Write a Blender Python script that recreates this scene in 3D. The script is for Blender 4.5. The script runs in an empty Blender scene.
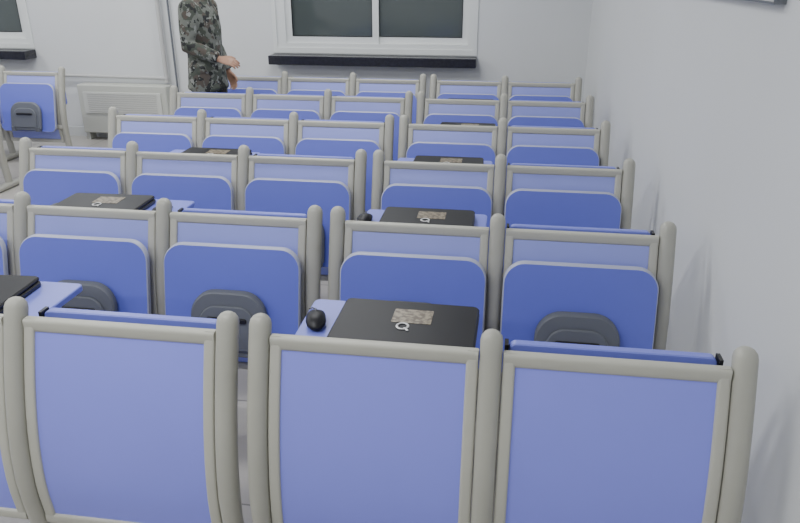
import bpy, math, random
from mathutils import Vector, Matrix, Euler
random.seed(4)
scene = bpy.context.scene
COL = scene.collection

# ------------------------------------------------------------------ materials
def mat(name, col, rough=0.5, metal=0.0, bump=0.0, bscale=200, var=0.0, vscale=3.0, coat=0.0, spec=0.5):
    m = bpy.data.materials.new(name); m.use_nodes = True
    nt = m.node_tree; b = nt.nodes["Principled BSDF"]
    b.inputs["Base Color"].default_value = (*col, 1)
    b.inputs["Roughness"].default_value = rough
    b.inputs["Metallic"].default_value = metal
    b.inputs["Coat Weight"].default_value = coat
    b.inputs["Specular IOR Level"].default_value = spec
    tc = nt.nodes.new("ShaderNodeTexCoord")
    if var > 0:
        n = nt.nodes.new("ShaderNodeTexNoise"); n.inputs["Scale"].default_value = vscale
        n.inputs["Detail"].default_value = 5
        r = nt.nodes.new("ShaderNodeValToRGB")
        r.color_ramp.elements[0].position = 0.3; r.color_ramp.elements[1].position = 0.7
        r.color_ramp.elements[0].color = (*[c*(1-var) for c in col], 1)
        r.color_ramp.elements[1].color = (*[min(1, c*(1+var)) for c in col], 1)
        nt.links.new(tc.outputs["Object"], n.inputs["Vector"])
        nt.links.new(n.outputs["Fac"], r.inputs["Fac"])
        nt.links.new(r.outputs["Color"], b.inputs["Base Color"])
    if bump > 0:
        n2 = nt.nodes.new("ShaderNodeTexNoise"); n2.inputs["Scale"].default_value = bscale
        bp = nt.nodes.new("ShaderNodeBump"); bp.inputs["Strength"].default_value = bump
        bp.inputs["Distance"].default_value = 0.002
        nt.links.new(tc.outputs["Object"], n2.inputs["Vector"])
        nt.links.new(n2.outputs["Fac"], bp.inputs["Height"])
        nt.links.new(bp.outputs["Normal"], b.inputs["Normal"])
    return m

M_FRAME = mat("painted_steel_grey", (0.395, 0.39, 0.34), 0.42, var=0.04, vscale=6, bump=0.05)
M_FRAME2 = mat("frame_trim_light", (0.47, 0.465, 0.405), 0.45, var=0.03, vscale=6)
M_BLUE = mat("blue_laminate", (0.25, 0.275, 0.88), 0.42, var=0.03, vscale=2, bump=0.04, bscale=400)
M_BLUEB = mat("blue_back_sheen", (0.31, 0.35, 0.80), 0.33, var=0.03, vscale=2)  # same panel laminate, paler: light reflected off the backrests is in the colour
M_SEAT = mat("blue_seat_laminate", (0.145, 0.175, 0.66), 0.38, var=0.03, vscale=2)
M_DESK = mat("blue_desk_laminate", (0.20, 0.23, 0.72), 0.35, var=0.03, vscale=2)
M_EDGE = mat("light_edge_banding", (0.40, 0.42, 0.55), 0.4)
M_PLAST = mat("dark_grey_plastic", (0.13, 0.14, 0.16), 0.5, bump=0.1)
M_BLACK = mat("black_plastic", (0.012, 0.012, 0.014), 0.35)
M_LAP = mat("laptop_black", (0.010, 0.010, 0.013), 0.42, var=0.1, spec=.3)
M_SILV = mat("silver_emblem", (0.6, 0.6, 0.6), 0.35, 0.3)
M_WALL = mat("wall_paint", (0.665, 0.68, 0.685), 0.55, var=0.02, vscale=1.2, bump=0.08, bscale=60)
M_CEIL = mat("ceiling_paint", (0.75, 0.75, 0.74), 0.8, bump=0.05)
M_WHITE = mat("white_upvc", (0.72, 0.74, 0.73), 0.35)
M_GLASS = mat("night_glass", (0.075, 0.09, 0.09), 0.10, spec=0.6)
M_SILL = mat("dark_stone_sill", (0.022, 0.022, 0.030), 0.25, var=0.3, vscale=40)
M_PIPE = mat("pipe_paint", (0.50, 0.50, 0.49), 0.4)
M_RAD = mat("radiator_cover_cream", (0.52, 0.53, 0.48), 0.5, var=0.03)
M_RAD2 = mat("radiator_cover_panel", (0.59, 0.60, 0.56), 0.5, var=0.03)
M_GRILLE = mat("radiator_slot", (0.45, 0.45, 0.43), 0.6)
M_SKIN = mat("skin", (0.42, 0.24, 0.16), 0.5, var=0.06, vscale=30)
M_HAIR = mat("hair_black", (0.012, 0.010, 0.009), 0.6, bump=0.5, bscale=300)
M_EYE = mat("eye_white", (0.7, 0.68, 0.65), 0.2)
M_LIP = mat("lips", (0.36, 0.15, 0.12), 0.5)
M_ALU = mat("aluminium", (0.6, 0.61, 0.62), 0.35, 0.3)
M_BOARD = mat("board_white", (0.72, 0.73, 0.74), 0.25)

def floor_mat():
    m = bpy.data.materials.new("floor_tile"); m.use_nodes = True
    nt = m.node_tree; b = nt.nodes["Principled BSDF"]; b.inputs["Roughness"].default_value = 0.3
    tc = nt.nodes.new("ShaderNodeTexCoord"); br = nt.nodes.new("ShaderNodeTexBrick")
    br.offset = 0
    br.inputs["Scale"].default_value = 1.0
    br.inputs["Brick Width"].default_value = 0.6; br.inputs["Row Height"].default_value = 0.6
    br.inputs["Mortar Size"].default_value = 0.004
    br.inputs["Color1"].default_value = (0.40, 0.38, 0.35, 1); br.inputs["Color2"].default_value = (0.43, 0.41, 0.38, 1)
    br.inputs["Mortar"].default_value = (0.2, 0.19, 0.18, 1)
    nt.links.new(tc.outputs["Object"], br.inputs["Vector"]); nt.links.new(br.outputs["Color"], b.inputs["Base Color"])
    return m
M_FLOOR = floor_mat()

def camo_mat():
    m = bpy.data.materials.new("camouflage_cloth"); m.use_nodes = True
    nt = m.node_tree; b = nt.nodes["Principled BSDF"]; b.inputs["Roughness"].default_value = 0.9
    tc = nt.nodes.new("ShaderNodeTexCoord")
    def layer(scale, seed, thr):
        mp = nt.nodes.new("ShaderNodeMapping"); mp.inputs["Location"].default_value = (seed, seed*1.7, seed*.3)
        n = nt.nodes.new("ShaderNodeTexNoise"); n.inputs["Scale"].default_value = scale; n.inputs["Detail"].default_value = 3
        g = nt.nodes.new("ShaderNodeMath"); g.operation = 'GREATER_THAN'; g.inputs[1].default_value = thr
        nt.links.new(tc.outputs["Object"], mp.inputs["Vector"]); nt.links.new(mp.outputs["Vector"], n.inputs["Vector"])
        nt.links.new(n.outputs["Fac"], g.inputs[0]); return g.outputs[0]
    prev = (0.15, 0.16, 0.14, 1)
    last = None
    for sc, sd, th, c in ((11, 1, .52, (0.065, 0.075, 0.06, 1)), (14, 5, .57, (0.09, 0.075, 0.062, 1)), (17, 9, .57, (0.022, 0.024, 0.024, 1)), (20, 13, .62, (0.24, 0.25, 0.23, 1))):
        mx = nt.nodes.new("ShaderNodeMix"); mx.data_type = 'RGBA'
        nt.links.new(layer(sc, sd, th), mx.inputs[0])
        if last is None: mx.inputs[6].default_value = prev
        else: nt.links.new(last, mx.inputs[6])
        mx.inputs[7].default_value = c
        last = mx.outputs[2]
    nt.links.new(last, b.inputs["Base Color"])
    n2 = nt.nodes.new("ShaderNodeTexNoise"); n2.inputs["Scale"].default_value = 18
    bp = nt.nodes.new("ShaderNodeBump"); bp.inputs["Strength"].default_value = 0.5; bp.inputs["Distance"].default_value = 0.02
    nt.links.new(tc.outputs["Object"], n2.inputs["Vector"]); nt.links.new(n2.outputs["Fac"], bp.inputs["Height"]); nt.links.new(bp.outputs["Normal"], b.inputs["Normal"])
    return m
M_CAMO = camo_mat()

def sticker_mat():
    m = bpy.data.materials.new("printed_label"); m.use_nodes = True
    nt = m.node_tree; b = nt.nodes["Principled BSDF"]; b.inputs["Roughness"].default_value = 0.35
    tc = nt.nodes.new("ShaderNodeTexCoord"); n = nt.nodes.new("ShaderNodeTexNoise"); n.inputs["Scale"].default_value = 60
    r = nt.nodes.new("ShaderNodeValToRGB")
    r.color_ramp.elements[0].position = .4; r.color_ramp.elements[0].color = (0.10, 0.075, 0.05, 1)
    r.color_ramp.elements[1].position = .6; r.color_ramp.elements[1].color = (0.28, 0.24, 0.17, 1)
    nt.links.new(tc.outputs["Object"], n.inputs["Vector"]); nt.links.new(n.outputs["Fac"], r.inputs["Fac"]); nt.links.new(r.outputs["Color"], b.inputs["Base Color"])
    return m
M_STICK = sticker_mat()

# ------------------------------------------------------------------ mesh builder
class MB:
    def __init__(s): s.v=[]; s.f=[]; s.m=[]; s.mats=[]; s.sm=[]
    def mi(s, m):
        if m not in s.mats: s.mats.append(m)
        return s.mats.index(m)
    def add(s, vs, fs, m, smooth=False):
        o=len(s.v); s.v += [tuple(x) for x in vs]; i=s.mi(m)
        for f in fs: s.f.append(tuple(o+a for a in f)); s.m.append(i); s.sm.append(smooth)
    def box(s, x0,x1,y0,y1,z0,z1,m):
        vs=[(x0,y0,z0),(x1,y0,z0),(x1,y1,z0),(x0,y1,z0),(x0,y0,z1),(x1,y0,z1),(x1,y1,z1),(x0,y1,z1)]
        s.add(vs,[(0,3,2,1),(4,5,6,7),(0,1,5,4),(1,2,6,5),(2,3,7,6),(3,0,4,7)],m)
    def tube(s, pts, rads, m, ref=(1,0,0), n=14, p=1.0, dome0=False, dome1=False):
        pts=[Vector(q) for q in pts]
        rads=[(r,r) if not isinstance(r,tuple) else r for r in rads]
        P=list(pts); R=list(rads)
        def dome(a, dirv, r):
            out=[]
            for k in (25,50,70,84):
                t=math.radians(k); out.append((a+dirv*min(r)*math.sin(t),(r[0]*math.cos(t),r[1]*math.cos(t))))
            return out
        if dome1:
            d=(P[-1]-P[-2]).normalized(); e=dome(P[-1],d,R[-1]); P+= [a for a,_ in e]; R+=[b for _,b in e]
        if dome0:
            d=(P[0]-P[1]).normalized(); e=dome(P[0],d,R[0]); e.reverse(); P=[a for a,_ in e]+P; R=[b for _,b in e]+R
        vs=[]; N=len(P)
        for i in range(N):
            t=(P[min(i+1,N-1)]-P[max(i-1,0)]).normalized()
            rf=Vector(ref); sd=(rf-t*rf.dot(t)).normalized(); ot=t.cross(sd)
            for k in range(n):
                a=2*math.pi*(k+.5)/n; c,q=math.cos(a),math.sin(a)
                c=math.copysign(abs(c)**p,c); q=math.copysign(abs(q)**p,q)
                vs.append(P[i]+sd*R[i][0]*c+ot*R[i][1]*q)
        fs=[]
        for i in range(N-1):
            for k in range(n):
                a=i*n+k; b=i*n+(k+1)%n; fs.append((a,b,b+n,a+n))
        fs.append(tuple(reversed(range(n)))); fs.append(tuple(range((N-1)*n,N*n)))
        s.add(vs,fs,m,True)
    def slab(s, w, hgt, t, r, mp, mface, medge=None, e=0.003, rb=None, n=7):
        medge=medge or mface; rb=r if rb is None else rb
        def outline(ins):
            o=[]
            for (cx,cy,rr,a0) in ((w/2-r,hgt/2-r,r,0),(-w/2+r,hgt/2-r,r,90),(-w/2+rb,-hgt/2+rb,rb,180),(w/2-rb,-hgt/2+rb,rb,270)):
                for k in range(n):
                    a=math.radians(a0+90*k/(n-1)); q=max(rr-ins,0.0005)
                    o.append((cx+q*math.cos(a),cy+q*math.sin(a)))
            return o
        rings=[(e,0),(0,e),(0,t-e),(e,t)]; vs=[]; L=4*n
        for ins,d in rings:
            for u,v in outline(ins): vs.append(mp(u,v,d))
        fs=[]
        for i in range(3):
            for k in range(L):
                a=i*L+k; b=i*L+(k+1)%L; fs.append((a,b,b+L,a+L))
        s.add(vs,fs,medge); 
        s.add(vs[:L],[tuple(reversed(range(L)))],mface); s.add(vs[3*L:],[tuple(range(L))],mface)
    def ell(s, c, r, m, rot=(0,0,0), nu=20, nv=12):
        R=Euler(rot).to_matrix(); c=Vector(c); vs=[]
        for j in range(1,nv):
            th=math.pi*j/nv
            for i in range(nu):
                a=2*math.pi*i/nu
                vs.append(c+R@Vector((r[0]*math.sin(th)*math.cos(a),r[1]*math.sin(th)*math.sin(a),r[2]*math.cos(th))))
        top=len(vs); vs.append(c+R@Vector((0,0,r[2]))); vs.append(c+R@Vector((0,0,-r[2])))
        fs=[]
        for j in range(nv-2):
            for i in range(nu):
                a=j*nu+i; b=j*nu+(i+1)%nu; fs.append((a,a+nu,b+nu,b))
        for i in range(nu):
            fs.append((top,i,(i+1)%nu)); q=(nv-2)*nu; fs.append((top+1,q+(i+1)%nu,q+i))
        s.add(vs,fs,m,True)
    def build(s, name, parent=None, loc=(0,0,0), rot=(0,0,0)):
        me=bpy.data.meshes.new(name); me.from_pydata(s.v,[],s.f)
        for m in s.mats: me.materials.append(m)
        for p,i,q in zip(me.polygons,s.m,s.sm): p.material_index=i; p.use_smooth=q
        import bmesh
        bm=bmesh.new(); bm.from_mesh(me); bmesh.ops.recalc_face_normals(bm,faces=bm.faces); bm.to_mesh(me); bm.free()
        try: me.set_sharp_from_angle(angle=math.radians(42))
        except Exception: pass
        ob=bpy.data.objects.new(name,me); COL.objects.link(ob); ob.location=loc; ob.rotation_euler=rot
        if parent: ob.parent=parent
        return ob
def empty(name, loc=(0,0,0), rot=(0,0,0)):
    e=bpy.data.objects.new(name,None); COL.objects.link(e); e.location=loc; e.rotation_euler=rot; e.empty_display_size=.1
    return e

# ------------------------------------------------------------------ room
XR, XL, YB, YF, ZC = 0.76, -8.0, 7.04, -3.0, 3.0
b=MB(); b.box(XL,XR,YF,YB,-.1,0,M_FLOOR); b.build("floor")
b=MB(); b.box(XL,XR,YF,YB,ZC,ZC+.1,M_CEIL); b.build("ceiling")
b=MB(); b.box(XR,XR+.15,YF-.15,YB+.15,-.1,ZC+.1,M_WALL); b.build("wall_right")
b=MB(); b.box(XL-.15,XL,YF-.15,YB+.15,-.1,ZC+.1,M_WALL); b.build("wall_left")
b=MB(); b.box(XL,XR,YF-.15,YF,-.1,ZC+.1,M_WALL); b.build("wall_front")
WZ0,WZ1=0.955,2.45
wins=[(-2.27,-0.31),(-6.95,-4.94)]
b=MB()
b.box(XL,XR,YB,YB+.15,-.1,WZ0,M_WALL); b.box(XL,XR,YB,YB+.15,WZ1,ZC+.1,M_WALL)
b.box(wins[0][1],XR,YB,YB+.15,WZ0,WZ1,M_WALL); b.box(wins[1][1],wins[0][0],YB,YB+.15,WZ0,WZ1,M_WALL); b.box(XL,wins[1][0],YB,YB+.15,WZ0,WZ1,M_WALL)
b.build("wall_back")
b=MB(); b.box(XL,XR,YB-.015,YB,0,.1,M_WHITE); b.build("baseboard_back")
b=MB(); b.box(XR-.015,XR,YF,YB-.015,0,.1,M_WHITE); b.build("baseboard_right")
for i,(x0,x1) in enumerate(wins):
    w=empty("window_%d"%(i+1),((x0+x1)/2,YB,WZ0)); W=x1-x0; H=WZ1-WZ0
    b=MB(); f=.055; fl=.10 if i==0 else .055
    b.box(-W/2,W/2,0,.09,0,f,M_WHITE); b.box(-W/2,W/2,0,.09,H-f,H,M_WHITE)
    b.box(-W/2,-W/2+fl,0,.09,f,H-f,M_WHITE); b.box(W/2-f,W/2,0,.09,f,H-f,M_WHITE)
    b.box(-W/2-.03,W/2+.03,-.012,0,-.04,.01,M_WHITE); b.box(-W/2-.03,-W/2+.01,-.012,0,.01,H+.03,M_WHITE); b.box(W/2-.01,W/2+.03,-.012,0,.01,H+.03,M_WHITE)
    b.build("frame",w)
    for k,(a,c,yy) in enumerate(((-W/2+fl,.05,.02),(-.05,W/2-f,.055))):
        b=MB(); s=.062
        b.box(a,c,yy,yy+.03,f,f+s,M_WHITE); b.box(a,c,yy,yy+.03,H-f-s,H-f,M_WHITE)
        b.box(a,a+s,yy,yy+.03,f+s,H-f-s,M_WHITE); b.box(c-s,c,yy,yy+.03,f+s,H-f-s,M_WHITE)
        b.box(a+s,a+s+.006,yy-.003,yy+.02,f+s,H-f-s,M_BLACK); b.box(a+s+.006,c-s-.006,yy-.003,yy+.02,f+s,f+s+.006,M_BLACK); b.box(c-s-.006,c-s,yy-.003,yy+.02,f+s,H-f-s,M_BLACK)
        b.box(a+s,c-s,yy+.021,yy+.027,f+s,H-f-s,M_GLASS)
        b.build("sash_%d"%(k+1),w)
    b=MB(); b.slab(W+.07,.20,.085,.006,lambda u,v,d:(u,-.10+v*.98,-.135+d),M_SILL,e=.005); b.build("sill",w)

r=empty("radiator_cover",(-3.91,YB-.02,0))
b=MB()
b.slab(.98,.50,.16,.015,lambda u,v,d:(u,-d,.33+v),M_RAD,e=.008)
b.slab(.86,.22,.012,.01,lambda u,v,d:(u,-.16-d,.40+v),M_RAD2,e=.003)
for k in range(9): b.box(-.38,.38,-.176,-.171,.31+k*.022,.316+k*.022,M_GRILLE)
b.box(-.48,-.44,-.14,-.02,0,.09,M_RAD); b.box(.44,.48,-.14,-.02,0,.09,M_RAD)
b.build("cover",r)
b=MB()
b.tube([(-4.95,YB-.05,.655),(-4.2,YB-.05,.65),(-3.50,YB-.05,.645)],[.016]*3,M_PIPE,ref=(0,0,1),dome0=True,dome1=True)
b.tube([(-3.46,YB-.05,.60),(-3.46,YB-.05,1.5),(-3.46,YB-.05,ZC)],[.022]*3,M_PIPE)
b.tube([(-3.36,YB-.03,.10),(-3.36,YB-.03,1.5),(-3.36,YB-.03,ZC)],[.010]*3,M_PLAST)
b.tube([(-3.50,YB-.05,.645),(-3.46,YB-.05,.645)],[.024]*2,M_PIPE,ref=(0,0,1),dome0=True,dome1=True)
b.build("heating_pipe")

r=empty("whiteboard",(XR,2.90,2.122))
b=MB(); b.box(-.02,-.004,-.66,.66,-.47,.47,M_BOARD)
b.build("panel",r)
b=MB(); f=.035
b.box(-.032,0,-.70,.70,-.51,-.51+f,M_ALU); b.box(-.032,0,-.70,.70,.51-f,.51,M_ALU); b.box(-.032,0,-.70,-.70+f,-.475,.475,M_ALU); b.box(-.032,0,.70-f,.70,-.475,.475,M_ALU)
b.box(-.034,-.001,-.70,.70,-.516,-.511,M_PLAST); b.box(-.034,-.001,-.706,-.701,-.516,.51,M_PLAST)
b.build("frame",r)

def lampfix(x,y,power):
    e=empty("ceiling_lamp",(x,y,ZC))
    b=MB(); b.box(-.62,.62,-.15,.15,-.05,0,M_WHITE)
    em=bpy.data.materials.get("lamp_diffuser")
    if not em:
        em=bpy.data.materials.new("lamp_diffuser"); em.use_nodes=True
        p=em.node_tree.nodes["Principled BSDF"]; p.inputs["Base Color"].default_value=(.9,.9,.9,1)
        p.inputs["Emission Color"].default_value=(.95,.98,1,1); p.inputs["Emission Strength"].default_value=3
    b.box(-.6,.6,-.13,.13,-.056,-.0505,em); b.build("housing",e)
    l=bpy.data.lights.new("lamp_light",'AREA'); l.shape='RECTANGLE'; l.size=1.2; l.size_y=.26; l.energy=power; l.color=(.975,.99,1)
    o=bpy.data.objects.new("lamp_light",l); COL.objects.link(o); o.parent=e; o.location=(0,0,-.07)
for x in (-1.3,-3.9,-6.5):
    for y,pw in ((-1.6,30),(1.0,35),(3.5,36),(5.8,34)): lampfix(x,y,pw*(.88 if x<-6 else 1))

# ------------------------------------------------------------------ benches
PT=0.85; DZ=.705
def off(z):
    d=PT-z
    if d<.55: return -.12*math.sin(math.pi/2*max(d,-.05)/.55)
    return -.12+.03*(d-.55)/.3
ZS=[.02,.1,.18,.26,.34,.42,.50,.58,.64,.70,.74,.78,.81,.832]
def bench(posts, Y, seats=True, desks=None, name="lecture_seat_bench"):
    x0=posts[0]; e=empty(name,(x0,Y,0)); px=[p-x0 for p in posts]
    b=MB()
    for x in px:
        b.tube([(x,off(z),z) for z in ZS],[(.029-.002*(z<.3),.030) for z in ZS],M_FRAME,n=18,p=.85,dome1=True)
        b.tube([(x,off(0)-.17,.022),(x,off(0),.03),(x,off(0)+.17,.022)],[(.03,.02),(.034,.028),(.03,.02)],M_FRAME,ref=(1,0,0),p=.7)
    b.build("posts",e)
    fr=MB(); pn=MB(); st=MB(); hs=MB(); dk=MB(); bm=MB()
    zt,zb=.807,.175
    for i in range(len(px)-1):
        a,c=px[i]+.030,px[i+1]-.030; sw=.016
        zz=[zb+.001+(zt-.002-zb)*k/12 for k in range(13)]
        for xx in (a+sw,c-sw):
            fr.tube([(xx,off(z),z) for z in zz],[(sw,.014)]*13,M_FRAME2,n=16,p=.45)
        for zc,hh in ((zt-.017,.019),(zb+.017,.017)):
            fr.tube([(a+.002,off(zc),zc),((a+c)/2,off(zc),zc),(c-.002,off(zc),zc)],[(hh,.0155)]*3,M_FRAME2,ref=(0,0,1),n=16,p=.45)
        K=14; xa,xc=a+.028,c-.028; vs=[]
        for k in range(K+1):
            z=zb+.03+(zt-.03-zb-.03)*k/K; y=off(z)
            vs+= [(xa,y-.006,z),(xc,y-.006,z),(xc,y+.006,z),(xa,y+.006,z)]
        fs=[]
        for k in range(K):
            for j in range(4):
                p=4*k+j;q=4*k+(j+1)%4; fs.append((p,q,q+4,p+4))
        fs+= [(3,2,1,0),(4*K,4*K+1,4*K+2,4*K+3)]
        pn.add(vs,fs,M_BLUEB if seats else M_BLUE,True)
        mid=(a+c)/2
        if seats:
            zt2,zb2=.718,.293; y1,y0=off(zt2)-.055,off(zb2)-.075
            def mp(u,v,d,mid=mid):
                t=(v+.2125)/.425; return (mid+u, y0+(y1-y0)*t - d + .012*math.cos(u*5), zb2+v+.2125)
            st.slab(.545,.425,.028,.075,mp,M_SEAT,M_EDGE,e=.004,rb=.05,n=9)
            def mh(dd,zc):
                def g(u,v,d): 
                    z=zc+v; t=(z-zb2)/.425; return (mid+u, y0+(y1-y0)*t-.030-d-dd, z)
                return g
            hs.slab(.30,.25,.034,.095,mh(0,.435),M_PLAST,e=.008,rb=.03,n=9)
            hs.slab(.225,.17,.010,.07,mh(.034,.425),M_PLAST,e=.004,rb=.02,n=9)
            hs.slab(.16,.02,.008,.009,mh(.044,.46),M_BLACK,e=.003,n=5)
            for sx in (-.12,.12):
                hs.box(mid+sx-.018,mid+sx+.018,y0-.065,off(.3)-.02,.305,.345,M_PLAST)
        if desks:
            s=desks[i]
            if s=='f':
                dk.slab(c-a-.03,.30,.026,.02,lambda u,v,d:(mid+u,.036+d,.654+v-.002),M_DESK,M_DESK,e=.003)
                for sx in (-1,1):
                    dk.box(mid+sx*(c-a-.018)/2-.005,mid+sx*(c-a-.018)/2+.005,.03,.066,.77,.80,M_BLACK)
                    dk.box(mid+sx*.22-.012,mid+sx*.22+.012,off(.72)+.01,.036,.68,.715,M_FRAME)
            elif s=='o':
                dk.slab(c-a-.03,.33,.022,.02,lambda u,v,d:(mid+u,.045+.165+v,DZ+d),M_DESK,M_DESK,e=.003)
                for sx in (-1,1):
                    dk.box(mid+sx*.22-.012,mid+sx*.22+.012,.02,.28,DZ-.022,DZ,M_FRAME)
                    dk.box(mid+sx*.22-.012,mid+sx*.22+.012,off(.70)+.015,.045,DZ-.035,DZ,M_FRAME)
    fr.build("panel_frames",e); pn.build("back_panels",e)
    if seats:
        st.build("tip_up_seats",e); hs.build("seat_housings",e)
        bm.tube([(px[0],off(.3)-.012,.325),(px[-1],off(.3)-.012,.325)],[(.022,.022)]*2,M_FRAME,ref=(0,0,1),n=12,p=.6); bm.build("seat_beam",e)
    if desks: dk.build("folding_desks",e)
    return e

RX=[-.602,.005,.612]; LX=[-2.530,-1.918,-1.306,-.692]
AX=[-5.875,-5.265,-4.655,-4.045]
Ys=[1.58+.91*k for k in range(6)]
dR=["of","of","of","of","of","ff"]
dL=["fof","fof","fof","fff","fff","fff"]
for k,Y in enumerate(Ys):
    nm="lecture_desk_bench" if k==0 else "lecture_seat_bench"
    bench(LX,Y,k>0,dL[k],nm); bench(RX,Y,k>0,dR[k],nm)
    if k>=2: bench(AX,Y,True,"fff","lecture_seat_bench")

# ------------------------------------------------------------------ laptops and mice
LZ=DZ+.0225
def laptop(x,y,z=LZ,rz=0.0,w=.40,d=.27):
    e=empty("laptop",(x,y,z),(0,0,rz))
    b=MB()
    b.slab(w,d,.018,.018,lambda u,v,t:(u,v,t),M_BLACK,e=.004)
    b.slab(w-.002,d-.002,.014,.020,lambda u,v,t:(u,v,.0195+t),M_LAP,e=.005)
    for sx in (-.13,.13): b.tube([(sx-.03,d/2-.004,.02),(sx+.03,d/2-.004,.02)],[.007,.007],M_BLACK,ref=(0,0,1),n=10)
    b.build("body",e)
    b=MB(); b.slab(.115,.085,.0012,.004,lambda u,v,t:(.015+u,.035+v,.0335+t),M_STICK,e=.0004)
    b.build("label",e)
    b=MB(); pts=[(-.005+.016*math.cos(a),-.030+.018*math.sin(a),.0355) for a in [2*math.pi*q/20 for q in range(21)]]
    b.tube(pts,[(.0014,.0035)]*21,M_SILV,ref=(0,0,1),n=8); b.tube([(.002,-.040,.0355),(.014,-.055,.0355)],[(.0014,.0035)]*2,M_SILV,ref=(0,0,1),n=8)
    b.build("emblem",e)
def mouse(x,y,z=LZ,rz=.3):
    e=empty("computer_mouse",(x,y,z),(0,0,rz)); b=MB()
    b.tube([(0,-.05,.012),(0,-.042,.015),(0,-.02,.019),(0,.01,.0185),(0,.035,.014),(0,.05,.010)],[(.018,.010),(.026,.015),(.030,.019),(.029,.0185),(.026,.014),(.017,.009)],M_LAP,ref=(1,0,0),n=18,dome0=True,dome1=True)
    b.build("shell",e)
    b=MB(); b.ell((0,.022,.033),(.003,.010,.006),M_PLAST); b.build("scroll_wheel",e)
    b=MB(); b.tube([(0,.05,.008),(.003,.07,.004),(.0,.088,.003),(-.012,.10,.003),(-.022,.092,.003)],[.002]*5,M_BLACK,ref=(0,0,1),n=6); b.build("cable",e)
laptop(-.242,Ys[0]+.195,rz=-.02,w=.41); mouse(-.512,Ys[0]+.21,rz=.25)
laptop(-1.67,Ys[0]+.20,rz=.06)
laptop(-.28,Ys[1]+.195,rz=.0,w=.38,d=.26); laptop(-1.70,Ys[1]+.195,rz=.03,w=.38,d=.26); mouse(-.538,Ys[1]+.2,rz=0); mouse(-1.42,Ys[1]+.18,rz=-.1)
laptop(-.27,Ys[2]+.185,rz=.0,w=.37,d=.25); laptop(-1.56,Ys[2]+.185,rz=.0,w=.37,d=.25)
laptop(-.22,Ys[3]+.185,rz=.0,w=.36,d=.25); laptop(-.25,Ys[4]+.185,rz=.0,w=.36,d=.25)

# ------------------------------------------------------------------ person
def remesh(ob, vox, smooth_it):
    m=ob.modifiers.new("r",'REMESH'); m.mode='VOXEL'; m.voxel_size=vox; m.use_smooth_shade=True
    s=ob.modifiers.new("s",'SMOOTH'); s.factor=.6; s.iterations=smooth_it
    dg=bpy.context.evaluated_depsgraph_get(); me=bpy.data.meshes.new_from_object(ob.evaluated_get(dg))
    mt=list(ob.data.materials); ob.modifiers.clear(); ob.data=me
    if not me.materials:
        for q in mt: me.materials.append(q)
    for p in me.polygons: p.use_smooth=True
    return ob
per=empty("man_in_camouflage",(-2.415,5.61,0),(0,0,math.radians(-4)))
b=MB()
tz=[.78,.86,.95,1.04,1.14,1.24,1.34,1.41,1.455,1.49]
tx=[(0,.155,.185),(0,.150,.182),(0,.142,.172),(.0,.134,.165),(.0,.132,.172),(.0,.134,.185),(-.008,.128,.192),(-.014,.108,.175),(-.01,.080,.12),(-.005,.065,.07)]
b.tube([(t[0],0,z) for t,z in zip(tx,tz)],[(t[1],t[2]) for t in tx],M_CAMO,ref=(1,0,0),n=28)
for sy in (-1,1):
    if sy<0: el=(-.01,-.25,1.135); wr=(.22,-.225,1.05)
    else: el=(-.05,.25,1.13); wr=(.06,.25,.90)
    sh=(-.02,sy*.175,1.405); lerp=lambda p,q,t:tuple(p[i]+(q[i]-p[i])*t for i in range(3))
    b.tube([sh,lerp(sh,el,.3),lerp(sh,el,.7),el,lerp(el,wr,.35),lerp(el,wr,.75),wr],[.074,.072,.064,.060,.060,.052,.047],M_CAMO,ref=(0,1,0),n=18,dome0=True,dome1=False)
    hp=(0,sy*.095,.93); kn=(.03,sy*.105,.50); an=(-.01,sy*.11,.13)
    b.tube([hp,lerp(hp,kn,.35),lerp(hp,kn,.75),kn,lerp(kn,an,.3),lerp(kn,an,.8),an],[.105,.100,.080,.070,.072,.060,.055],M_CAMO,ref=(0,1,0),n=20,dome0=True)
b.tube([(0,0,1.46),(.0,0,1.50),(.008,0,1.53)],[(.075,.075),(.064,.066),(.066,.068)],M_CAMO,n=20)
b.tube([(0,0,.785),(0,0,.81)],[(.160,.190),(.160,.190)],M_CAMO,ref=(1,0,0),n=28)
b.tube([(.02,-.178,.93),(.02,-.183,.98)],[(.065,.014),(.065,.014)],M_CAMO,ref=(1,0,0),n=12,p=.6)
o=b.build("uniform",per); remesh(o,.010,4)
b=MB()
for sy in (-1,1):
    b.tube([(-.02,sy*.11,.19),(-.02,sy*.11,.13),(-.015,sy*.11,.07)],[.058,.056,.052],M_BLACK,n=18)
    b.tube([(-.07,sy*.11,.045),(0,sy*.11,.05),(.08,sy*.115,.042),(.15,sy*.12,.035),(.185,sy*.12,.03)],[(.036,.043),(.042,.048),(.045,.040),(.046,.033),(.034,.024)],M_BLACK,ref=(0,1,0),n=18,dome0=True,dome1=True)
    b.box(-.10,.205,sy*.115-.045,sy*.115+.045,.002,.018,M_BLACK)
remesh(b.build("boots",per),.007,3)
b=MB()
b.ell((-.012,0,1.665),(.098,.078,.088),M_SKIN); b.ell((.030,0,1.618),(.066,.060,.078),M_SKIN); b.ell((.050,0,1.562),(.036,.036,.026),M_SKIN)
b.tube([(-.01,0,1.44),(-.005,0,1.52),(.0,0,1.60)],[.060,.056,.058],M_SKIN,n=20)
b.tube([(.088,0,1.66),(.104,0,1.632),(.112,0,1.618),(.098,0,1.608)],[.010,.013,.016,.013],M_SKIN,ref=(0,1,0),n=12,dome0=True,dome1=True)
for sy in (-1,1):
    b.ell((-.005,sy*.078,1.635),(.019,.009,.032),M_SKIN,(0,.15,sy*.3)); b.ell((.070,sy*.034,1.672),(.020,.026,.009),M_SKIN)
    b.ell((.065,sy*.038,1.62),(.02,.02,.02),M_SKIN)
b.ell((.088,0,1.584),(.012,.024,.009),M_SKIN)
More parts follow.
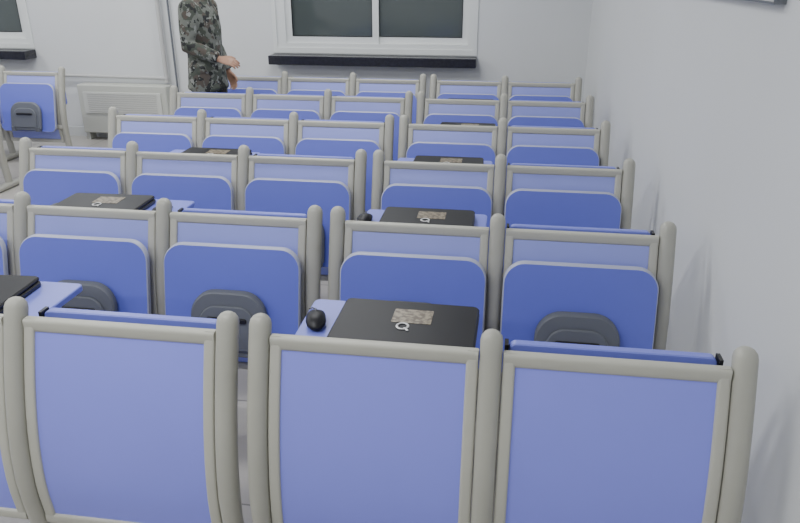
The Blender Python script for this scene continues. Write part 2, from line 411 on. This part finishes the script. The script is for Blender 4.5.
remesh(b.build("head",per),.005,3)
b=MB()
for sy in (-1,1):
    b.ell((.079,sy*.032,1.652),(.012,.014,.009),M_EYE); b.ell((.0885,sy*.032,1.652),(.004,.005,.006),M_BLACK)
    b.ell((.088,sy*.034,1.676),(.006,.020,.004),M_HAIR)
b.build("eyes",per)
b=MB(); b.ell((.099,0,1.588),(.006,.022,.0035),M_LIP); b.ell((.098,0,1.580),(.006,.018,.004),M_LIP); b.build("mouth",per)
b=MB(); b.ell((-.022,0,1.685),(.104,.084,.082),M_HAIR,(0,-.25,0)); b.ell((-.055,0,1.65),(.062,.074,.075),M_HAIR); remesh(b.build("hair",per),.006,3)
def hand(name, loc, rot, mir):
    b=MB()
    b.tube([(-.06,0,0),(-.01,0,0),(.01,0,0)],[(.027,.021),(.026,.019),(.030,.017)],M_SKIN,ref=(0,1,0),n=16)
    b.tube([(0,0,0),(.03,0,.002),(.07,0,.003),(.092,0,0)],[(.030,.016),(.038,.016),(.041,.014),(.036,.010)],M_SKIN,ref=(0,1,0),n=18,dome0=True,dome1=True)
    for fy,L,w in ((.030,.068,.0088),(.010,.078,.0092),(-.011,.072,.0088),(-.031,.056,.0078)):
        fy*=mir; p=[(.078,fy*.95,0)]; ang=.25
        for q in (.45,.32,.23):
            a=p[-1]; p.append((a[0]+L*q*math.cos(ang),a[1]+fy*.03,a[2]-L*q*math.sin(ang))); ang+=.38
        b.tube(p,[w*1.08,w,w*.93,w*.8],M_SKIN,ref=(0,1,0),n=12,dome0=True,dome1=True)
    b.tube([(.012,.022*mir,-.004),(.038,.046*mir,-.012),(.066,.058*mir,-.018),(.088,.058*mir,-.024)],[.015,.013,.011,.009],M_SKIN,ref=(0,0,1),n=12,dome0=True,dome1=True)
    o=b.build(name,per,loc,rot); remesh(o,.0035,2)
hand("hand_right",(.24,-.222,1.042),(math.radians(40),math.radians(12),math.radians(4)),1)
hand("hand_left",(.072,.25,.875),(math.radians(-80),math.radians(68),0),-1)

# ------------------------------------------------------------------ world + camera
w=bpy.data.worlds.new("night_world"); scene.world=w; w.use_nodes=True
w.node_tree.nodes["Background"].inputs[0].default_value=(.01,.012,.02,1); w.node_tree.nodes["Background"].inputs[1].default_value=1
cam=bpy.data.cameras.new("camera"); co=bpy.data.objects.new("camera",cam); COL.objects.link(co)
cam.sensor_width=36; cam.lens=701/800*36; cam.clip_start=.05
co.location=(0,0,1.70); co.rotation_euler=(math.radians(90-22.75),0,math.radians(8.3))
scene.camera=co
